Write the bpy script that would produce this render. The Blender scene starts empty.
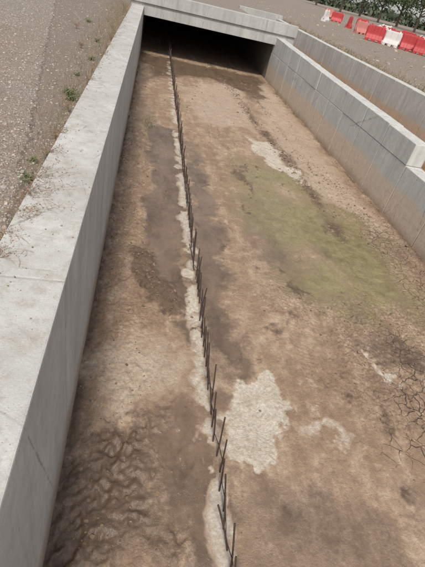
import bpy, bmesh, math, random
import numpy as np
from mathutils import Matrix, Vector
random.seed(7); rng=np.random.default_rng(7)
sc=bpy.context.scene
CAMH=3.3
# ---------- camera ----------
d=np.array([-54.5,326.5,-409.5]); d/=np.linalg.norm(d)
u=np.array([140,537,409.5]); u/=np.linalg.norm(u); u-=d*np.dot(u,d); u/=np.linalg.norm(u)
r=np.cross(d,u)
R=Matrix([list(r),list(d),list(u)])
cam=bpy.data.objects.new("camera",bpy.data.cameras.new("camera")); sc.collection.objects.link(cam)
cam.data.sensor_fit='VERTICAL'; cam.data.sensor_height=36; cam.data.sensor_width=27; cam.data.lens=26
cam.data.clip_start=0.05; cam.data.clip_end=3000
cam.matrix_world=Matrix.Translation((0,0,CAMH))@R.to_4x4(); sc.camera=cam
# ---------- light ----------
w=bpy.data.worlds.new("World"); sc.world=w; w.use_nodes=True
nt=w.node_tree; bg=nt.nodes['Background']; sky=nt.nodes.new('ShaderNodeTexSky'); sky.sky_type='NISHITA'; sky.sun_disc=False
EL,ROT=math.radians(57),math.radians(194)
sky.sun_elevation=EL; sky.sun_rotation=ROT; sky.dust_density=1.5; sky.air_density=1.0
hs=nt.nodes.new('ShaderNodeHueSaturation'); hs.inputs['Saturation'].default_value=0.4
nt.links.new(sky.outputs[0],hs.inputs['Color']); nt.links.new(hs.outputs[0],bg.inputs[0]); bg.inputs[1].default_value=0.15
sd=bpy.data.lights.new("sun",'SUN'); sd.energy=3.7; sd.angle=math.radians(12); sd.color=(1,.965,.90)
so=bpy.data.objects.new("sun",sd); sc.collection.objects.link(so)
sdir=Vector((math.sin(ROT)*math.cos(EL),math.cos(ROT)*math.cos(EL),math.sin(EL)))
so.rotation_euler=sdir.to_track_quat('Z','Y').to_euler()
sc.view_settings.view_transform='Standard'; sc.view_settings.look='None'; sc.view_settings.exposure=0
# ---------- node helper ----------
class NB:
    def __init__(s,name,rough=.85):
        s.m=bpy.data.materials.new(name); s.m.use_nodes=True; s.t=s.m.node_tree; s.b=s.t.nodes['Principled BSDF']
        s.b.inputs['Roughness'].default_value=rough
        s.geo=s.n('ShaderNodeNewGeometry'); s.pos=s.geo.outputs['Position']
        s.b.inputs['Specular IOR Level'].default_value=.3
    def n(s,ty): return s.t.nodes.new(ty)
    def l(s,a,b):
        if isinstance(a,(int,float,tuple)): b.default_value=a
        else: s.t.links.new(a,b)
    def vec(s,v,sc=(1,1,1),off=(0,0,0)):
        m=s.n('ShaderNodeMapping'); s.l(v,m.inputs[0]); m.inputs[3].default_value=sc; m.inputs[1].default_value=off; return m.outputs[0]
    def noise(s,scale,det=4,rough=.55,v=None,dist=0):
        m=s.n('ShaderNodeTexNoise'); s.l(v or s.pos,m.inputs['Vector']); m.inputs['Scale'].default_value=scale
        m.inputs['Detail'].default_value=det; m.inputs['Roughness'].default_value=rough; m.inputs['Distortion'].default_value=dist; return m.outputs[0]
    def vor(s,scale,feat='F1',v=None,out=0,rnd=1):
        m=s.n('ShaderNodeTexVoronoi'); m.feature=feat; s.l(v or s.pos,m.inputs['Vector']); m.inputs['Scale'].default_value=scale
        m.inputs['Randomness'].default_value=rnd; return m.outputs[out]
    def mp(s,v,a,b,c=0,e=1,smooth=False):
        m=s.n('ShaderNodeMapRange'); m.interpolation_type='SMOOTHSTEP' if smooth else 'LINEAR'
        s.l(v,m.inputs[0])
        for i,x in enumerate((a,b,c,e)): m.inputs[i+1].default_value=x
        return m.outputs[0]
    def ma(s,op,a,b=0,c=None,clamp=False):
        m=s.n('ShaderNodeMath'); m.operation=op; m.use_clamp=clamp; s.l(a,m.inputs[0]); s.l(b,m.inputs[1])
        if c is not None: s.l(c,m.inputs[2])
        return m.outputs[0]
    def mix(s,f,a,b,mode='MIX'):
        m=s.n('ShaderNodeMix'); m.data_type='RGBA'; m.blend_type=mode
        s.l(f,m.inputs[0])
        for x,i in ((a,6),(b,7)):
            if isinstance(x,tuple): m.inputs[i].default_value=(*x[:3],1)
            else: s.t.links.new(x,m.inputs[i])
        return m.outputs[2]
    def attr(s,name):
        m=s.n('ShaderNodeAttribute'); m.attribute_name=name; return m
    def sep(s,v):
        m=s.n('ShaderNodeSeparateXYZ'); s.l(v,m.inputs[0]); return m.outputs
    def col(s,c): s.l(c if not isinstance(c,tuple) else (*c,1),s.b.inputs['Base Color'])
    def bump(s,h,st=.5,dist=.01):
        m=s.n('ShaderNodeBump'); s.l(h,m.inputs['Height']); s.l(st,m.inputs['Strength']); m.inputs['Distance'].default_value=dist
        s.t.links.new(m.outputs[0],s.b.inputs['Normal'])
def plain(name,c,rough=.8,var=.25,scale=20,bump=True):
    b=NB(name,rough); n=b.noise(scale,3)
    b.col(b.mix(n,tuple(x*(1-var) for x in c),tuple(min(1,x*(1+var)) for x in c)))
    if bump: b.bump(n,.3,.005)
    return b.m
def attrmat(name,rough=.85):
    b=NB(name,rough); b.col(b.attr("col").outputs['Color']); return b.m
# ---------- concrete ----------
def concrete(name,base=(.43,.42,.39),peach=None,topdirt=.4,foot=.85):
    b=NB(name,.85)
    n1=b.noise(1.3,4,.6); n2=b.noise(9,5,.7); n3=b.noise(90,2,.6)
    xyz=b.sep(b.pos)
    c=b.mix(b.mp(n1,.3,.7),tuple(x*.85 for x in base),tuple(x*1.12 for x in base))
    c=b.mix(b.mp(n2,.38,.72,0,.5),c,tuple(x*.7 for x in base))
    nz=b.sep(b.geo.outputs['Normal'])[2]
    vert=b.mp(b.ma('ABSOLUTE',nz),.3,.7,1,0)
    st=b.noise(1,4,.65,b.vec(b.pos,(7,7,.5)))
    c=b.mix(b.ma('MULTIPLY',b.mp(st,.5,.72,0,.5),vert),c,(base[0]*.55,base[1]*.53,base[2]*.5))
    st2=b.noise(1,3,.6,b.vec(b.pos,(3,3,.35),(5,3,1)))
    c=b.mix(b.ma('MULTIPLY',b.mp(st2,.53,.66,0,.4),vert),c,(base[0]*1.3,base[1]*1.27,base[2]*1.22))
    if peach:
        z0,pc=peach
        lim=b.ma('ADD',xyz[2],b.ma('MULTIPLY',b.ma('SUBTRACT',b.noise(1,4,.6,b.vec(b.pos,(2.2,2.2,.6))),.5),.3))
        f=b.mp(lim,z0-.07,z0+.05,1,0)
        pcol=b.mix(b.mp(n2,.3,.7),tuple(x*.82 for x in pc),tuple(x*1.1 for x in pc))
        c=b.mix(b.ma('MULTIPLY',f,b.mp(n1,.25,.5,.7,.95)),c,pcol)
        f2=b.mp(lim,.0,.17,foot,0)
        c=b.mix(f2,c,(pc[0]*.66,pc[1]*.58,pc[2]*.5))
        sp=b.ma('MULTIPLY',b.mp(b.vor(24,out=0),.1,.22,1,0),b.mp(lim,.1,.55,.8,0))
        c=b.mix(sp,c,(.2,.14,.095))
    top=b.mp(nz,.7,.9,0,1)
    c=b.mix(b.ma('MULTIPLY',b.mp(b.noise(5,6,.75),.48,.68,0,topdirt),top),c,(.29,.245,.195))
    c=b.mix(b.ma('MULTIPLY',b.mp(b.noise(14,4,.7,b.vec(b.pos,(1,1,1),(9,4,2))),.54,.62,0,topdirt*.8),top),c,(.34,.29,.24))
    ve=b.vor(.9,'DISTANCE_TO_EDGE',b.vec(b.pos,(1,1,.4)))
    c=b.mix(b.ma('MULTIPLY',b.mp(b.ma('ADD',ve,b.ma('MULTIPLY',b.ma('SUBTRACT',n2,.5),.05)),.0,.006,.5,0),b.mp(n1,.48,.56)),c,(.13,.12,.10))
    ph=b.mp(b.vor(38),.05,.12,1,0); keep=b.mp(n1,.48,.6)
    c=b.mix(b.ma('MULTIPLY',b.ma('MULTIPLY',ph,keep),.7),c,(.12,.11,.10))
    c=b.mix(b.mp(n3,.3,.7,0,.2),c,(.2,.19,.17))
    b.col(c); b.bump(b.ma('ADD',b.ma('MULTIPLY',n2,.6),b.ma('ADD',b.ma('MULTIPLY',n3,.25),b.ma('MULTIPLY',ph,-.3))),.6,.014)
    return b.m
M_left=concrete("concrete_left_wall",(.475,.46,.425),(.28,(.40,.32,.25)),.6,.7)
M_right=concrete("concrete_stained",(.54,.53,.495),(.64,(.62,.50,.385)),.6,.8)
M_w2=concrete("concrete_stained_far",(.54,.52,.48),(.92,(.58,.43,.30)),.6)
M_deck=concrete("concrete_deck",(.42,.41,.38),None,.7)
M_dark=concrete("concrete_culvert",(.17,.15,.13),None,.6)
# ---------- mesh helpers ----------
def obj(name,me,mat=None,parent=None):
    o=bpy.data.objects.new(name,me); sc.collection.objects.link(o)
    if mat: me.materials.append(mat)
    if parent: o.parent=parent
    return o
def np_mesh(name,V,F,col=None,smooth=False):
    me=bpy.data.meshes.new(name); V=np.asarray(V,dtype=np.float32); F=np.asarray(F,dtype=np.int32); k=F.shape[1]
    me.vertices.add(len(V)); me.vertices.foreach_set('co',V.ravel()); me.loops.add(F.size); me.loops.foreach_set('vertex_index',F.ravel())
    me.polygons.add(len(F)); me.polygons.foreach_set('loop_start',np.arange(0,F.size,k,dtype=np.int32)); me.update(calc_edges=True)
    if col is not None:
        at=me.color_attributes.new("col",'FLOAT_COLOR','POINT'); at.data.foreach_set('color',np.concatenate([col,np.ones((len(V),1))],1).astype(np.float32).ravel())
    me.polygons.foreach_set('use_smooth',np.full(len(F),smooth))
    return me
def hexa(bm,x0,x1,y0,y1,zb,zt0,zt1=None,bev=.012):
    zt1=zt0 if zt1 is None else zt1
    P=[(x0,y0,zb),(x1,y0,zb),(x1,y1,zb),(x0,y1,zb),(x0,y0,zt0),(x1,y0,zt0),(x1,y1,zt1),(x0,y1,zt1)]
    v=[bm.verts.new(p) for p in P]
    fs=[bm.faces.new([v[i] for i in q]) for q in ((0,3,2,1),(4,5,6,7),(0,1,5,4),(1,2,6,5),(2,3,7,6),(3,0,4,7))]
    es=set(e for f in fs for e in f.edges)
    if bev: bmesh.ops.bevel(bm,geom=list(es),offset=bev,segments=2,affect='EDGES',profile=.6)
def box(name,*a,mat=None,parent=None,bev=.012):
    bm=bmesh.new(); hexa(bm,*a,bev=bev); me=bpy.data.meshes.new(name); bm.to_mesh(me); bm.free(); return obj(name,me,mat,parent)
def segwall(name,parts,mat):
    bm=bmesh.new()
    for x0,x1,ys,zb,ztf,gap,jit in parts:
        for a,b_ in zip(ys[:-1],ys[1:]):
            j=random.uniform(-jit,jit); k=random.uniform(-jit,jit)
            hexa(bm,x0+j,x1+j,a+gap/2,b_-gap/2,zb,ztf(a)+k,ztf(b_)+k)
        hexa(bm,x0+.03,x1-.03,ys[0]+.05,ys[-1]-.05,zb-.01,min(ztf(ys[0]),ztf(ys[-1]))-.04,bev=0)
    me=bpy.data.meshes.new(name); bm.to_mesh(me); bm.free(); return obj(name,me,mat)
PY=19.6
segwall("channel_retaining_wall",[(-.81,-.35,[-12,-9,-6,-3.2,-.6,2.0,4.6,7.2,9.8,12.4,15,17.5,PY+.3],-.3,lambda y:1.68,.009,.003)],M_left)
rz=lambda y:1.50+(y-7.4)/(PY-7.4)*.17
low=[-12,-6,-3,0,1.2,2.4,3.6,4.9,6.1,7.4,8.6,9.8,11.0,12.2,13.4,14.6,15.8,17.0,18.2,PY+.3]
segwall("channel_divider_wall",[(5.22,5.57,[7.4,8.6,9.8,11.0,12.2,13.4,14.6,15.8,17.0,18.2,PY+.3],1.066,rz,.02,.008),
 (5.22,5.57,low,-.3,lambda y:1.06,.012,.003),(5.55,5.9,[PY+.32,24,28,32],-.3,lambda y:1.45,.014,.004)],M_right)
segwall("outer_channel_wall",[(8.25,8.6,[-12,-6,-3,0]+[1.2*i for i in range(1,27)]+[32.3],-.3,lambda y:1.68,.018,.006)],M_w2)
# culvert
cul=bpy.data.objects.new("box_culvert",None); sc.collection.objects.link(cul)
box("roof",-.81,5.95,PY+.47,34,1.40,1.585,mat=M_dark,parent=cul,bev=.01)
box("fascia_beam",-.86,5.98,PY,PY+.45,1.39,1.80,mat=M_deck,parent=cul,bev=.015)
box("parapet",-.9,6.02,PY-.06,PY+.34,1.803,2.22,mat=M_deck,parent=cul,bev=.015)
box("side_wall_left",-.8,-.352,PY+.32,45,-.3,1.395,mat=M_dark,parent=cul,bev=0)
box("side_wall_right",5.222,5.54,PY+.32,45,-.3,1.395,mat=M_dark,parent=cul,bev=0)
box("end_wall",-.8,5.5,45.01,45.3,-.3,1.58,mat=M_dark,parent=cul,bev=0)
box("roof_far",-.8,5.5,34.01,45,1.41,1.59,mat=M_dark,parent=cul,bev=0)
box("culvert_headwall",5.6,8.65,32.31,32.8,.9,1.9,mat=M_deck,bev=.015)
# ---------- ground ----------
G=1.60
def gravelmat(name,c1,c2,scale=45,strip=False):
    b=NB(name,.9); v=b.vor(scale,out=0); vc=b.vor(scale,out=1); n=b.noise(.35,4,.65); n2=b.noise(4,5,.7)
    g=b.sep(vc)[0]
    c=b.mix(g,tuple(x*.5 for x in c1),tuple(x*1.3 for x in c1))
    c=b.mix(b.mp(n,.35,.65),c,b.mix(g,tuple(x*.65 for x in c2),tuple(x*1.15 for x in c2)))
    c=b.mix(b.mp(n2,.45,.7,0,.55),c,(c2[0]*.7,c2[1]*.64,c2[2]*.55))
    if strip:
        xyz=b.sep(b.pos)
        f=b.ma('ADD',b.ma('ADD',xyz[0],b.ma('MULTIPLY',xyz[1],.161)),b.ma('ADD',b.ma('MULTIPLY',b.ma('SUBTRACT',n2,.5),.3),.411))
        left=b.mp(xyz[0],-.5,.5,1,0)
        c=b.mix(b.ma('MULTIPLY',left,b.mp(f,-.02,.06,0,.45)),c,(.17,.125,.09))
        c=b.mix(b.ma('MULTIPLY',left,b.mp(b.ma('ABSOLUTE',f),.0,.03,.7,0)),c,(.08,.06,.045))
    c=b.mix(b.mp(v,.0,.9,0,.5),c,(.09,.075,.06))
    b.col(c); b.bump(b.ma('SUBTRACT',n2,b.ma('MULTIPLY',v,.8)),.8,.015); return b.m
M_ground=gravelmat("gravel_ground",(.33,.28,.235),(.32,.255,.20),60,True)
xs=[-600,-.8,5.56,8.59,600]; ys=[-100,-12,PY+.3,32.5,900]
bm=bmesh.new(); vv={}
for i,x in enumerate(xs):
    for j,y in enumerate(ys): vv[i,j]=bm.verts.new((x,y,G))
for i in range(4):
    for j in range(4):
        if (i in(1,2) and j==1) or (i==2 and j==2): continue
        bm.faces.new([vv[i,j],vv[i+1,j],vv[i+1,j+1],vv[i,j+1]])
me=bpy.data.meshes.new("ground"); bm.to_mesh(me); bm.free(); obj("ground",me,M_ground)
box("gravel_road",-.9,5.7,PY+.47,33,1.59,1.74,mat=M_ground,bev=.02)
# ---------- numpy noise ----------
def vnoise(x,y,seed):
    g=np.random.default_rng(seed).random((256,256))
    xi=np.floor(x).astype(int); yi=np.floor(y).astype(int); fx=x-xi; fy=y-yi
    fx=fx*fx*(3-2*fx); fy=fy*fy*(3-2*fy)
    a=g[xi%256,yi%256];b=g[(xi+1)%256,yi%256];c=g[xi%256,(yi+1)%256];e=g[(xi+1)%256,(yi+1)%256]
    return (a*(1-fx)+b*fx)*(1-fy)+(c*(1-fx)+e*fx)*fy
def fbm(x,y,sc_,oct=4,seed=0,gain=.5):
    s=0;a=1;t=0
    for o in range(oct):
        s=s+a*vnoise(x*sc_+17*o,y*sc_+31*o,seed+o); t+=a; a*=gain; sc_*=2.03
    return s/t-.5
# ---------- channel floor ----------
gx=np.arange(-.352,5.24,.0145)
gy=np.concatenate([np.arange(-12,.2,.25),np.arange(.2,7,.0145),np.arange(7,20,.03),np.arange(20,45.2,.3)])
X,Y=np.meshgrid(gx,gy); nx=len(gx); ny=len(gy); X=X.ravel(); Y=Y.ravel()
wx=X+fbm(X,Y,1.8,6,11,.64)*.85; wy=Y+fbm(X,Y,1.8,6,22,.64)*1.15
def sdf(pts):
    P=np.array(pts)/100.; n=len(P); ins=np.zeros(len(wx),bool); dm=np.full(len(wx),1e9)
    for i in range(n):
        x0,y0=P[i];x1,y1=P[(i+1)%n]
        c=((y0>wy)!=(y1>wy))
        with np.errstate(divide='ignore',invalid='ignore'): xi=(x1-x0)*(wy-y0)/(y1-y0)+x0
        ins^=c&(wx<xi)
        ex,ey=x1-x0,y1-y0; t=np.clip(((wx-x0)*ex+(wy-y0)*ey)/(ex*ex+ey*ey+1e-9),0,1)
        dm=np.minimum(dm,np.hypot(wx-x0-t*ex,wy-y0-t*ey))
    return np.where(ins,dm,-dm)
def line(pts,wd,wp=.3):
    P=np.array(pts)/100.; dm=np.full(len(wx),1e9)
    ax=X+(wx-X)*wp; ay=Y
    for i in range(len(P)-1):
        x0,y0=P[i];x1,y1=P[i+1]; ex,ey=x1-x0,y1-y0
        t=np.clip(((ax-x0)*ex+(ay-y0)*ey)/(ex*ex+ey*ey),0,1); dm=np.minimum(dm,np.hypot(ax-x0-t*ex,ay-y0-t*ey))
    return np.clip(1-dm/wd,0,1)
FEAT=[
('wet',1,.10,[(21,1055),(91,1054),(93,712),(92,509),(88,317),(72,331),(50,419),(29,537),(26,733)]),
('wet',.95,.15,[(83,257),(104,244),(104,172),(101,81),(42,84),(52,148),(43,199),(48,236)]),
('wet',.95,.15,[(129,933),(147,687),(151,495),(134,277),(109,279),(101,396),(97,600),(106,863)]),
('wet',.65,.3,[(117,155),(165,164),(235,146),(275,137),(241,80),(105,87)]),
('wet',.6,.35,[(85,1050),(140,1000),(135,270),(85,270)]),
('wet',.75,.35,[(194,745),(245,717),(267,516),(277,399),(222,412),(186,528)]),
('wet',.9,.4,[(-40,2000),(522,2000),(440,1540),(250,1750),(60,1620),(0,1500)]),
('wet',.45,.3,[(-30,1500),(20,1300),(60,1050),(15,800),(0,500),(-35,400)]),
('wet',.8,.25,[(300,640),(380,760),(450,560),(400,440),(330,480)]),
('wet',.6,.15,[(290,330),(350,360),(420,340),(380,290),(300,300)]),
('wet',.6,.2,[(-40,210),(45,222),(50,150),(40,85),(-35,85)]),
('wet',.5,.3,[(400,1000),(500,850),(515,500),(450,560)]),
('pale',1,.04,[(107,282),(165,264),(167,223),(153,157),(131,166),(111,183),(104,221)]),
('pale',.64,.18,[(-13,346),(66,330),(85,301),(83,257),(52,244),(7,218),(-22,207),(-21,273)]),
('pale',.95,.08,[(275,1130),(345,1063),(368,845),(309,870),(280,988)]),
('pale',.58,.3,[(110,1536),(382,1843),(343,1187),(229,1170),(143,1165)]),
('pale',.85,.05,[(297,312),(328,285),(310,267),(292,287)]),
('pale',.8,.06,[(178,235),(223,218),(210,205),(177,214)]),
('pale',.58,.3,[(455,2001),(510,1860),(501,1026),(507,628),(458,618),(364,851),(343,1187)]),
('algae',1,.55,[(225,960),(345,950),(430,800),(475,615),(450,440),(357,375),(283,385),(234,425),(200,564),(195,740)]),
('rough',1,.2,[(-42,215),(43,225),(47,164),(36,90),(-31,93)]),
('rough',1,.08,[(1,504),(58,472),(58,363),(31,387)]),
('rough',.8,.2,[(285,421),(454,444),(321,216),(236,250)]),
('rough',.5,.2,[(214,437),(285,395),(229,340),(165,420)]),
('rough',.6,.3,[(400,1000),(515,900),(515,350),(440,400)]),
('rough',.55,.2,[(-35,1100),(20,1000),(25,500),(20,220),(-35,220)]),
('dark',.9,.07,[(1,504),(58,472),(58,363),(31,387)]),
('dark',.68,.2,[(-42,215),(43,220),(44,164),(36,90),(-31,93)]),
('dark',.7,.12,[(342,357),(390,335),(361,284),(331,305)]),
('dark',.6,.06,[(205,860),(240,840),(235,790),(210,800)]),
('dark',.7,.05,[(225,455),(250,445),(245,425),(228,430)]),
('dark',.6,.05,[(255,378),(275,372),(270,358),(258,362)]),
('dark',.6,.05,[(150,300),(165,296),(163,285),(152,290)]),
('crack',1,.2,[(430,740),(515,700),(515,350),(420,380)]),
('crack',.85,.25,[(345,375),(430,370),(395,130),(264,160)])]
M={k:np.zeros(len(X)) for k in ('wet','pale','algae','rough','dark','crack')}
for k,val,s,pts in FEAT:
    M[k]=np.maximum(M[k],np.clip(.5+sdf(pts)/(2*s),0,1)*val)
M['algae']*=np.clip(.82+fbm(X,Y,1.3,5,300,.6)*1.9,.3,1)
bn=np.clip(fbm(X,Y,2.5,4,61)*2.5+.8,0,1)
rg1=line([(260,2138),(316,1627),(343,1187),(373,882),(379,600)],.24)*bn
M['dark']=np.maximum(M['dark'],rg1)
M['rough']=np.maximum(M['rough'],np.clip(rg1*1.6,0,1))
M['dark']=np.maximum(M['dark'],line([(385,2100),(400,1500),(410,1100),(420,850)],.11,.1)*.9*bn)
M['dark']=np.maximum(M['dark'],line([(235,900),(222,800),(232,700)],.1,.8)*.7*bn)
M['dark']=np.maximum(M['dark'],line([(-34,1900),(-34,100)],.10,.1)*.7*bn)
M['dark']=np.maximum(M['dark'],line([(518,1900),(518,300)],.13,.2)*.75*bn)
for i in range(26):  # small dark mud splats
    a,b_=rng.uniform(1.3,5),rng.uniform(1.5,9); rd=rng.uniform(.04,.11); sel=(np.abs(X-a)<.4)&(np.abs(Y-b_)<.4)
    M['dark'][sel]=np.maximum(M['dark'][sel],np.clip(1.1-np.hypot(X[sel]-a+fbm(X[sel],Y[sel],6,4,70+i)*.3,(Y[sel]-b_)*.6+fbm(X[sel],Y[sel],6,4,90+i)*.3)/rd,0,1)*.75)
RBX=.917
st=np.clip(1.2-np.abs(X-RBX+.05+fbm(X,Y,3,4,5)*.25)/.12,0,1)*np.clip(fbm(X,Y,3.6,5,77,.72)*6+.5+.3*(Y<3.8),0,1)
for i in range(70):
    b_=rng.uniform(1,15); a=RBX-.03+rng.normal(0,.04); rd=rng.uniform(.035,.095)
    sel=(np.abs(X-a)<.3)&(np.abs(Y-b_)<.3)
    st[sel]=np.maximum(st[sel],np.clip(1.4-np.hypot(X[sel]-a+fbm(X[sel],Y[sel],9,3,4)*.12,(Y[sel]-b_)*.6+fbm(X[sel],Y[sel],9,3,9)*.12)/rd,0,1))
M['pale']*=1-.75*np.clip((M['wet']-.55)*3,0,1)*(M['pale']<.7)
M['pale']=np.maximum(M['pale'],st)
rg=M['rough']; lum=fbm(X,Y,9,4,40,.6)
Z=fbm(X,Y,.7,3,3)*.03+fbm(X,Y,5,5,8,.65)*.016
long_=fbm(X*7,Y*.25,1,4,130,.6); Z+=long_*.024*np.clip((X-RBX)*3,0.2,1)
Z+=rg*(np.abs(lum)*-.11+.025)+rg*fbm(X,Y,28,3,44)*.035
Z-=np.clip(M['wet'],0,.9)*.012; Z+=M['dark']*(fbm(X,Y,14,4,90)*.08+.015)
Z-=np.clip(M['pale'],0,.9)*.006
# tyre ruts with tread
for xc in (2.05,3.55):
    cx=xc+.12*np.sin(Y*.35); q=np.abs(X-cx)/.11
    Z+=np.where(q<1,-.011*(1-q**4)*(1+.35*np.sin(Y*95+np.sign(X-cx)*q*4)),np.where(q<1.6,.006*np.sin((q-1)/.6*np.pi),0))*np.clip(fbm(X,Y,.9,3,400)*5+.55,0,1)
rr=np.random.default_rng(5)
foot=np.zeros(len(X))
for i in range(150):
    fx_,fy_=rr.uniform(1.4,4.9),rr.uniform(2,13)
    if i<60: fx_,fy_=rr.uniform(-.25,.7),rr.uniform(.8,8)
    an=rr.uniform(-.6,.6); ux,uy=math.sin(an),math.cos(an)
    sel=(np.abs(X-fx_)<.25)&(np.abs(Y-fy_)<.25); dx=X[sel]-fx_; dy=Y[sel]-fy_
    nz_=fbm(X[sel],Y[sel],12,3,200+i)*.6
    a=(dx*ux+dy*uy)/.14; c_=(dx*uy-dy*ux)/.055; q=np.sqrt(a*a+c_*c_)+nz_
    foot[sel]+=np.where(q<1,-1.*(1-np.abs(q)**4),0)+np.where((q>=1)&(q<1.5),.35*np.sin((q-1)/.5*np.pi),0)
Z+=foot*.015*(.45+np.clip(M['wet']*.5+M['rough']+M['algae']*.2,0,1))
Z-=.01
F=np.arange(nx*ny).reshape(ny,nx)
F=np.stack([F[:-1,:-1],F[:-1,1:],F[1:,1:],F[1:,:-1]],-1).reshape(-1,4)
me=np_mesh("channel_floor",np.stack([X,Y,Z],1),F,smooth=True)
for nm,ks in (("m1",('wet','pale','algae')),("m2",('rough','crack','dark'))):
    at=me.color_attributes.new(nm,'FLOAT_COLOR','POINT')
    at.data.foreach_set('color',np.stack([M[ks[0]],M[ks[1]],M[ks[2]],np.ones(len(X))],1).astype(np.float32).ravel())
b=NB("mud_floor",.8); b.b.inputs['Specular IOR Level'].default_value=.5
m1=b.sep(b.attr("m1").outputs['Color']); m2=b.sep(b.attr("m2").outputs['Color'])
nL=b.noise(.9,5,.65); nM=b.noise(5,6,.72); nF=b.noise(30,4,.78); nS=b.noise(1,5,.65,b.vec(b.pos,(4.5,.35,1))); nX=b.noise(2.2,5,.7,b.vec(b.pos,(1,.6,1),(3,8,2)))
mm=b.ma('ADD',b.ma('MULTIPLY',nM,.6),b.ma('MULTIPLY',nF,.4))
def edge(m,lo=.35,hi=.6,amt=.5):
    return b.mp(b.ma('ADD',m,b.ma('MULTIPLY',mm,amt)),lo+amt*.5,hi+amt*.5)
c=b.mix(b.mp(nL,.35,.65),(.285,.188,.117),(.40,.28,.185))
c=b.mix(b.mp(nS,.42,.58,0,.85),c,(.47,.345,.235))
c=b.mix(b.mp(nX,.42,.6,0,.65),c,(.25,.16,.098))
c=b.mix(b.mp(nM,.45,.66,0,.75),c,(.21,.135,.085))
c=b.mix(b.mp(nM,.44,.30,0,.7),c,(.52,.41,.30))
wf=edge(m1[0],.15,.72,.9); c=b.mix(b.ma('MULTIPLY',wf,.92),c,b.mix(b.mp(nX,.35,.65),(.085,.057,.039),(.215,.145,.098)))
af=edge(m1[2],.2,.9,1.1); ac=b.mix(b.mp(nM,.35,.65),(.15,.125,.045),(.30,.26,.12)); c=b.mix(b.ma('MULTIPLY',af,.85),c,ac)
c=b.mix(b.ma('MULTIPLY',af,b.mp(nX,.52,.64,0,.5)),c,(.20,.165,.11))
df=edge(m2[2],.2,.7,.7); c=b.mix(b.ma('MULTIPLY',df,.85),c,(.095,.060,.038))
rf=m2[0]; c=b.mix(b.ma('MULTIPLY',rf,b.mp(nF,.4,.62,0,.75)),c,(.125,.082,.054))
pf=edge(m1[1],.28,.52,.85)
pcl=b.mix(b.mp(m1[1],.6,.85),b.mix(b.mp(mm,.35,.6),(.50,.40,.305),(.40,.295,.21)),b.mix(b.mp(mm,.35,.6),(.64,.585,.50),(.50,.425,.335)))
c=b.mix(b.ma('MULTIPLY',pf,b.mp(nX,.3,.65,.97,.7)),c,pcl)
wv=b.n('ShaderNodeVectorMath'); wv.operation='ADD'; nn=b.n('ShaderNodeTexNoise'); b.l(b.pos,nn.inputs['Vector']); nn.inputs['Scale'].default_value=6
ms=b.n('ShaderNodeVectorMath'); ms.operation='SCALE'; b.l(nn.outputs[1],ms.inputs[0]); ms.inputs['Scale'].default_value=.12
b.l(b.pos,wv.inputs[0]); b.l(ms.outputs[0],wv.inputs[1])
ve=b.vor(7,'DISTANCE_TO_EDGE',wv.outputs[0]); cr=b.ma('MULTIPLY',b.mp(ve,.0,.05,1,0),b.ma('MULTIPLY',edge(m2[1],.2,.9,.8),b.mp(nX,.36,.58,.2,1)))
c=b.mix(b.ma('MULTIPLY',cr,.7),c,(.115,.072,.048))
gv=b.mp(b.vor(70),.1,.22,1,0); gk=b.mp(b.noise(3,4),.46,.6)
c=b.mix(b.ma('MULTIPLY',b.ma('MULTIPLY',gv,gk),.6),c,(.48,.40,.31))
c=b.mix(b.mp(nF,.35,.7,0,.4),c,(.11,.072,.046))
b.col(c)
wa=b.ma('MAXIMUM',wf,af)
pud=b.ma('MULTIPLY',b.mp(b.ma('MAXIMUM',m1[2],m1[0]),.6,.9),b.mp(nX,.46,.52))
ro=b.ma('ADD',b.mp(wa,0,1,.85,.27),b.mp(nF,.3,.7,-.06,.12)); ro=b.ma('SUBTRACT',ro,b.ma('MULTIPLY',pud,.17),clamp=True)
b.l(ro,b.b.inputs['Roughness'])
h=b.ma('ADD',b.ma('MULTIPLY',nF,.6),b.ma('MULTIPLY',nM,.9)); h=b.ma('SUBTRACT',h,b.ma('MULTIPLY',cr,1.0)); h=b.ma('SUBTRACT',h,b.ma('MULTIPLY',wf,.2))
b.bump(h,b.mp(b.ma('SUBTRACT',wa,b.ma('MULTIPLY',pud,-.3)),0,1.2,1,.38),.028)
obj("channel_floor",me,b.m)
bm=bmesh.new(); bmesh.ops.create_grid(bm,x_segments=6,y_segments=60,size=.5)
for v in bm.verts: v.co=Vector((6.91+v.co.x*2.7,10.2+v.co.y*44.6,0))
me=bpy.data.meshes.new("side_channel_floor"); bm.to_mesh(me); bm.free(); obj("side_channel_floor",me,plain("mud_side",(.33,.215,.135),.9,.25,3))
# ---------- scattered stones ----------
bm=bmesh.new(); bmesh.ops.create_icosphere(bm,subdivisions=1,radius=1); bm.verts.ensure_lookup_table()
IV=np.array([v.co[:] for v in bm.verts]); IF=np.array([[v.index for v in f.verts] for f in bm.faces]); bm.free()
def stones(name,P,S,C,mat):
    n=len(P); nv=len(IV)
    A=rng.normal(size=(n,3,3)); Q,_=np.linalg.qr(A)
    sc3=S[:,None]*rng.uniform(.6,1.25,(n,3))
    V=IV[None]*rng.uniform(.82,1.15,(n,nv,1))*sc3[:,None,:]
    V=np.einsum('nij,nvj->nvi',Q,V); V[...,2]*=.75; V+=P[:,None,:]
    Fc=(IF[None]+np.arange(n)[:,None,None]*nv).reshape(-1,3)
    me=np_mesh(name,V.reshape(-1,3),Fc,np.repeat(C,nv,0)); return obj(name,me,mat)
M_st=attrmat("stone",.85)
def stonecol(n,base,v=.35):
    g=rng.uniform(1-v,1+v,(n,1)); t=rng.normal(0,.02,(n,3)); return np.clip(np.array(base)[None]*g+t*.5,.02,.8)
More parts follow.
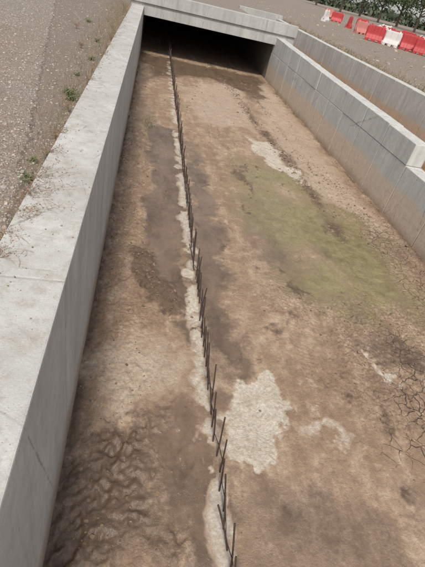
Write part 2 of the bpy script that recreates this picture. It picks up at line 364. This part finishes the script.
n=17000; yy=1.6+17.5*rng.random(n)**1.2; xx=-.83-rng.random(n)*np.clip((yy-1.2)*.33+.25,0,5.5)
keep=(xx+.161*yy+.411<0)|(rng.random(n)<.45); xx=xx[keep]; yy=yy[keep]; n=len(xx)
S=np.exp(rng.normal(math.log(.0068),.4,n)); S=np.clip(S,.003,.022)*(1+yy*.03)
stones("gravel",np.stack([xx,yy,G+S*.15],1),S,stonecol(n,(.335,.285,.24),.3),M_st)
def zat(x,y):
    i=np.clip(np.searchsorted(gx,x),0,nx-1); j=np.clip(np.searchsorted(gy,y),0,ny-1); return Z.reshape(ny,nx)[j,i]
wgt=(M['rough']+M['dark']*.9+.04)*(Y>.3)*(Y<18); den=np.where(Y<7,1,4.)*wgt; idx=rng.choice(len(X),6500,p=den/den.sum())
px_=X[idx]+rng.normal(0,.02,len(idx)); py_=Y[idx]+rng.normal(0,.02,len(idx)); px_=np.clip(px_,-.32,5.18)
S=np.clip(np.exp(rng.normal(math.log(.0062),.5,len(idx))),.003,.026)*(1+.05*py_)
stones("mud_clods",np.stack([px_,py_,zat(px_,py_)+S*.05],1),S,stonecol(len(idx),(.185,.125,.083),.35),M_st)
n=900; yy=1.2+14*rng.random(n); xx=rng.uniform(-.80,-.37,n); xx=np.where(rng.random(n)<.6,-.80+np.abs(rng.normal(0,.09,n)),xx); xx=np.clip(xx,-.8,-.37)
S=np.clip(np.exp(rng.normal(math.log(.0035),.45,n)),.0015,.011)
stones("wall_debris",np.stack([xx,yy,1.681+S*.3],1),S,stonecol(n,(.27,.20,.14),.5),M_st)
# ---------- tubes ----------
def tubes(name,paths,mat,sides=6,parent=None):
    V=[];Fq=[];C=[]
    for pth in paths:
        pts,rad=pth[0],pth[1]; col=pth[2] if len(pth)>2 else (.1,.1,.1)
        base=len(V)
        for k,(p,rr_) in enumerate(zip(pts,rad)):
            p=Vector(p); a=Vector(pts[max(k-1,0)]); c_=Vector(pts[min(k+1,len(pts)-1)]); t=(c_-a).normalized()
            s=t.cross(Vector((0,1,.01)) if abs(t.y)<.9 else Vector((1,0,0))).normalized(); q=t.cross(s)
            for i in range(sides):
                an=2*math.pi*i/sides; V.append(tuple(p+(s*math.cos(an)+q*math.sin(an))*rr_)); C.append(col)
        for k in range(len(pts)-1):
            for i in range(sides):
                j=(i+1)%sides; Fq.append((base+k*sides+i,base+k*sides+j,base+(k+1)*sides+j,base+(k+1)*sides+i))
        ci=base+(len(pts)-1)*sides
        if sides>=4: Fq.append((ci,ci+1,ci+2,ci+3))
    return obj(name,np_mesh(name,V,Fq,np.array(C),smooth=True),mat,parent)
paths=[]; y=.55; bases=[]
while y<24:
    hgt=.36+random.uniform(-.035,.035); lx=random.gauss(-.03,.025); ly=random.gauss(.11,.035)
    if random.random()<.08: lx+=random.choice((-.08,.08)); ly+=.06
    x=RBX+.01+random.gauss(0,.006)
    N=29
    paths.append(([(x+lx*(k/28)**1.3,y+ly*(k/28)**1.2,-.05+(hgt+.05)*k/28) for k in range(N)],[.0070*(1+.13*(k%2)) for k in range(N)]))
    bases.append((x+.012+lx*.3,y+ly*.25,.075+random.uniform(-.012,.012))); y+=.145+random.uniform(-.018,.018)
paths.append((bases,[.0035]*len(bases)))
tubes("rebar_row",paths,plain("rusty_steel",(.062,.042,.034),.7,.4,60,False))
# ---------- weeds ----------
M_w=attrmat("dry_stalk",.9)
DRY=[(.30,.21,.13),(.22,.14,.09),(.36,.27,.17)]; RED=(.22,.09,.06); GRN=[(.07,.10,.035),(.10,.13,.05),(.13,.15,.07)]
def leafquad(p,s,col,V,F,C):
    p=Vector(p); a=Vector((random.gauss(0,1),random.gauss(0,1),random.gauss(0,.6))).normalized(); b_=a.cross(Vector((random.gauss(0,1),random.gauss(0,1),random.gauss(0,1)))).normalized()
    k=len(V)
    for q in (p-a*s,p+b_*s*.35,p+a*s,p-b_*s*.35): V.append(tuple(q)); C.append(col)
    F.append((k,k+1,k+2,k+3))
def dryweed(x,y,z,hgt,lean,n=7):
    paths=[];V=[];F=[];C=[]
    for i in range(n):
        col=random.choice(DRY); dx=lean[0]+random.gauss(0,.35); dy=lean[1]+random.gauss(0,.35); L=hgt*random.uniform(.5,1)
        pts=[];K=7
        for k in range(K):
            t=k/(K-1); pts.append((x+random.gauss(0,.004)+dx*L*t**1.4,y+random.gauss(0,.004)+dy*L*t**1.4,z+L*(t*.75-.25*t*t)))
        paths.append((pts,[.0018*(1-.6*k/(K-1)) for k in range(K)],col))
        for k in range(2,K):
            for s in range(3):
                p=Vector(pts[k]); q=p+Vector((random.gauss(0,.03),random.gauss(0,.03),random.gauss(.01,.02)))
                paths.append(([tuple(p),tuple((p+q)/2+Vector((0,0,.004))),tuple(q)],[.0009,.0008,.0006],col))
                leafquad(q,random.uniform(.005,.010),random.choice((RED,RED,DRY[1])),V,F,C)
    o=tubes("dry_weed",paths,M_w,3)
    obj("seed_heads",np_mesh("seed_heads",V,F,np.array(C)),M_w,o)
def greenweed(x,y,z,rad,n=60,name="green_weed"):
    V=[];F=[];C=[];paths=[]
    for i in range(n):
        an=random.uniform(0,6.28); L=rad*random.uniform(.4,1); e=random.uniform(.2,1.2)
        tip=(x+math.cos(an)*L*math.cos(e),y+math.sin(an)*L*math.cos(e),z+L*math.sin(e)*.8); mid=(x+(tip[0]-x)*.5,y+(tip[1]-y)*.5,z+(tip[2]-z)*.65)
        col=random.choice(GRN)
        paths.append(([(x,y,z),mid,tip],[.0012,.0011,.0006],col))
        for q in (mid,tip):
            for _ in range(2): leafquad(tuple(c_+random.gauss(0,.008) for c_ in q),random.uniform(.008,.016),random.choice(GRN),V,F,C)
    o=tubes(name,paths,M_w,3); obj("leaves",np_mesh("leaves",V,F,np.array(C)),M_w,o)
for (x,y,h_,l) in [(-.84,3.3,.34,(.6,.1)),(-.83,3.1,.32,(.7,-.1)),(-.83,2.75,.3,(.6,.1)),(-.84,2.95,.26,(.4,.3)),(-.83,2.2,.26,(.6,.2)),(-.83,2.45,.2,(.6,.2)),(-.85,3.9,.3,(.3,0)),(-.86,4.4,.22,(.1,.2)),(-.9,5.4,.25,(0,.2)),(-.86,6.8,.3,(.2,.1)),(-.88,7.6,.3,(.3,.1)),(-.85,8.8,.35,(.3,0)),(-.87,9.8,.35,(.2,0)),(-.86,10.9,.4,(.3,.1)),(-.9,12,.4,(.1,.1)),(-.95,13.2,.45,(.2,0)),(-1.0,14.5,.45,(.2,0)),(-.95,16,.5,(.1,0)),(-1.0,18,.5,(.1,0)),(-1.3,9.4,.25,(0,0)),(-1.7,11.5,.3,(0,0)),(-1.2,13.8,.3,(0,0))]:
    dryweed(x,y,G,h_,l,9)
for (x,y,r_,n_) in [(-.98,6.1,.16,90),(-.92,5.85,.12,60),(-.89,3.41,.08,35),(-.93,3.8,.06,25),(-1.0,8.5,.12,50),(-1.05,7.2,.09,30),(-1.6,12.9,.14,50),(-1.1,10.4,.12,50)]:
    greenweed(x,y,G,r_,n_)
paths=[]
for i in range(1500):
    y=3.2+16*random.random()**.8; x=-.83-abs(random.gauss(0,.10+.016*y)); L=random.uniform(.05,.16)*(1+.05*y); dx,dy=random.gauss(.2,.5),random.gauss(0,.5)
    paths.append(([(x,y,G),(x+dx*L*.3,y+dy*L*.3,G+L*.5),(x+dx*L,y+dy*L,G+L*.75)],[.002,.0017,.0006],random.choice(DRY+[GRN[2]])))
tubes("dead_grass",paths,M_w,3)
paths=[]
for i in range(80):
    L=random.uniform(.06,.18); dx,dy=random.gauss(0,.5),random.gauss(0,.5); x,y=.12+random.gauss(0,.09),10.7+random.gauss(0,.25)
    paths.append(([(x,y,0),(x+dx*L*.3,y+dy*L*.3,L*.5),(x+dx*L,y+dy*L,L*.8)],[.004,.004,.001],random.choice([(.25,.24,.13),(.34,.30,.2),(.16,.17,.08)])))
tubes("grass_tuft",paths,M_w,3)
paths=[]
for i in range(26):
    x,y=random.uniform(-.8,-.5),random.uniform(1.6,9); an=random.uniform(0,3.1); L=random.uniform(.04,.16)
    paths.append(([(x+math.cos(an)*L*t-.03*t*t,y+math.sin(an)*L*t,1.684+.008*math.sin(3*t)) for t in (0,.35,.7,1)],[.0014,.0013,.001,.0006],random.choice(DRY)))
tubes("twigs",paths,M_w,4)
# ---------- barriers ----------
def barrier_mesh():
    prof=[(.0,.27),(.16,.27),(.20,.25),(.42,.14),(.50,.125),(.9,.10),(.96,.085)]
    bm=bmesh.new(); q=.78
    xs_=[x*q for x in (-.75,-.70,-.45,-.43,-.17,-.15,.15,.17,.43,.45,.70,.75)]
    def sec(x,slot):
        ins=.02 if abs(x)>.72*q else (.03 if slot else 0)
        pts=[(-(w_-ins),max(z,.12 if slot else 0)) for z,w_ in prof]+[((w_-ins),max(z,.12 if slot else 0)) for z,w_ in reversed(prof)]
        return [bm.verts.new((x,p,z)) for p,z in pts]
    S=[sec(x,.16*q<abs(x)<.44*q) for x in xs_]
    n=len(prof)*2
    for a,b_ in zip(S[:-1],S[1:]):
        for i in range(n):
            j=(i+1)%n; bm.faces.new([a[i],a[j],b_[j],b_[i]])
    bm.faces.new(S[0][::-1]); bm.faces.new(S[-1])
    for xk in (-.4,.4):
        bmesh.ops.create_cone(bm,cap_ends=True,segments=12,radius1=.07,radius2=.055,depth=.08,matrix=Matrix.Translation((xk,0,.99)))
    for xk in (-.61,.61):
        bmesh.ops.create_cone(bm,cap_ends=True,segments=10,radius1=.05,radius2=.05,depth=.6,matrix=Matrix.Translation((xk,0,.55)))
    bmesh.ops.recalc_face_normals(bm,faces=bm.faces)
    me=bpy.data.meshes.new("barrier_body"); bm.to_mesh(me); bm.free(); return me
BM=barrier_mesh()
M_red=plain("red_plastic",(.40,.045,.045),.5,.25,2,False); M_wh=plain("white_plastic",(.60,.56,.53),.5,.2,2,False); M_pk=plain("faded_plastic",(.50,.20,.17),.6,.2,2,False)
def barrier(x,y,rot,mat,s=1.0,tip=False):
    me=BM.copy(); o=obj("traffic_barrier",me,mat); o.location=(x,y,G+(.27 if tip else 0)); o.scale=(s,s,s); o.rotation_euler=(math.pi/2 if tip else 0,0,rot)
dirx,diry=.80,-.60; an=math.atan2(diry,dirx)
for i in range(14):
    barrier(16.6+i*1.28*dirx+random.gauss(0,.1),34.6+i*1.28*diry+random.gauss(0,.15),an+random.gauss(0,.18),[M_red,M_wh,M_red,M_red,M_wh][i%5],random.uniform(1.0,1.08))
for i in range(13):
    barrier(18.2+i*1.35*dirx,37.0+i*1.35*diry,an+random.gauss(0,.4),[M_wh,M_red,M_red][i%3],1.05,random.random()<.15)
for i in range(10):
    barrier(20.5+i*1.6*dirx+random.gauss(0,.4),40+i*1.6*diry,an+random.gauss(0,.6),random.choice([M_red,M_pk,M_wh]),1.05)
for (x,y,a_,m_) in [(18.2,41,.3,M_pk),(19.5,47,1.0,M_red),(20.7,54,-.4,M_red),(22.5,62,.2,M_pk),(17.6,49,.9,M_wh),(23,52,-.5,M_red),(25,50,-.3,M_wh),(26,47,-.5,M_red)]: barrier(x,y,a_,m_)
n=1500; S=np.clip(np.exp(rng.normal(math.log(.035),.55,n)),.012,.16); P=np.stack([8.9+21*rng.random(n),14+50*rng.random(n)**1.4,np.full(n,G)],1)
stones("rubble",P,S,stonecol(n,(.30,.24,.185)),M_st)
paths=[]
for i in range(2600):
    y=random.uniform(16,75); x=8.8+random.random()*y*.75
    if random.random()<.6: x=8.7+abs(random.gauss(0,.5)); y=random.uniform(10,33)
    L=random.uniform(.06,.2); dx,dy=random.gauss(0,.5),random.gauss(0,.5)
    paths.append(([(x,y,G),(x+dx*L*.3,y+dy*L*.3,G+L*.5),(x+dx*L,y+dy*L,G+L*.8)],[.006,.005,.002],random.choice(DRY+[GRN[2]])))
tubes("dry_scrub",paths,M_w,3)
# ---------- trees ----------
M_leaf=attrmat("foliage",.8); M_bark=plain("bark",(.10,.075,.055),.9,.3,8)
def tree(x,y,hgt,rad,nleaf=2400,dark=1.0,name="broadleaf_tree"):
    z0=G; tr=[]; tips=[]
    lean=random.gauss(0,.05); th=hgt*.35
    tr.append(([(x+lean*hgt*t,y,z0-.1+hgt*.75*t) for t in (0,.15,.3,.5,.75,1)],[hgt*.03,hgt*.025,hgt*.021,hgt*.016,hgt*.01,.02]))
    for i in range(12):
        a=random.uniform(0,6.28); zb=th*random.uniform(.7,1.7); L=rad*random.uniform(.6,1.0); up=random.uniform(.2,.9)
        p0=(x+lean*zb,y,z0+zb); p1=(x+math.cos(a)*L*.5,y+math.sin(a)*L*.5,z0+zb+up*L*.6); p2=(x+math.cos(a)*L,y+math.sin(a)*L,z0+zb+up*L)
        tr.append(([p0,p1,p2],[hgt*.012,hgt*.008,.02])); tips+= [p1,p2]
    o=tubes(name,tr,M_bark,7)
    cl=[np.array(t) for t in tips]
    for i in range(22):
        v=rng.normal(size=3); v/=np.linalg.norm(v); rr_=rng.uniform(.35,1)
        cl.append(np.array([x,y,z0+hgt*.66])+v*rr_*np.array([rad,rad,hgt*.34]))
    cl=np.array(cl); ci=rng.integers(0,len(cl),nleaf); cs=rng.uniform(.4,.95,len(cl))*rad*.30
    P=cl[ci]+rng.normal(size=(nleaf,3))*cs[ci][:,None]*np.array([1,1,.7])
    k=P[:,2]>z0+hgt*.2; P=P[k]; ci=ci[k]; n=len(P)
    A=rng.normal(size=(n,3)); A/=np.linalg.norm(A,axis=1)[:,None]; B=np.cross(A,rng.normal(size=(n,3))); B/=np.linalg.norm(B,axis=1)[:,None]
    s=rng.uniform(.10,.20,n)[:,None]*hgt/7
    V=np.stack([P-A*s,P+B*s*.6,P+A*s,P-B*s*.6],1).reshape(-1,3); Fq=np.arange(4*n).reshape(n,4)
    sh=(.6+.8*rng.random((len(cl),1)))[ci]*rng.uniform(.7,1.3,(n,1))*dark
    obj("crown",np_mesh("crown",V,Fq,np.repeat(np.array([[.050,.070,.028]])*sh,4,0)),M_leaf,o)
for (k,D,h_,r_) in [(.33,150,11,4.6),(.385,135,12,5.2),(.43,150,13,6.0),(.475,122,11,5.0),(.52,130,13,6.2),(.565,112,11,5.2),(.61,124,13,6.3),(.66,108,11,5.2),(.71,118,13,6),(.78,104,12,5.6)]:
    tree(k*D,D,h_,r_,2400,random.uniform(.8,1.2))
n=14000; t=rng.random(n); ang=-.6+t*2.0; DD=260+rng.normal(0,8,n); bumpz=np.abs(np.sin(ang*37)+np.sin(ang*91+1)+np.sin(ang*17))*1.6+3.0
P=np.stack([np.sin(ang)*DD,np.cos(ang)*DD,G+rng.random(n)*bumpz],1)
A=rng.normal(size=(n,3)); A/=np.linalg.norm(A,axis=1)[:,None]; B=np.cross(A,rng.normal(size=(n,3))); B/=np.linalg.norm(B,axis=1)[:,None]; s=rng.uniform(.7,1.5,n)[:,None]
V=np.stack([P-A*s,P+B*s*.7,P+A*s,P-B*s*.7],1).reshape(-1,3)
obj("distant_trees",np_mesh("distant_trees",V,np.arange(4*n).reshape(n,4),np.repeat(np.array([[.09,.105,.065]])*rng.uniform(.6,1.3,(n,1)),4,0)),M_leaf)
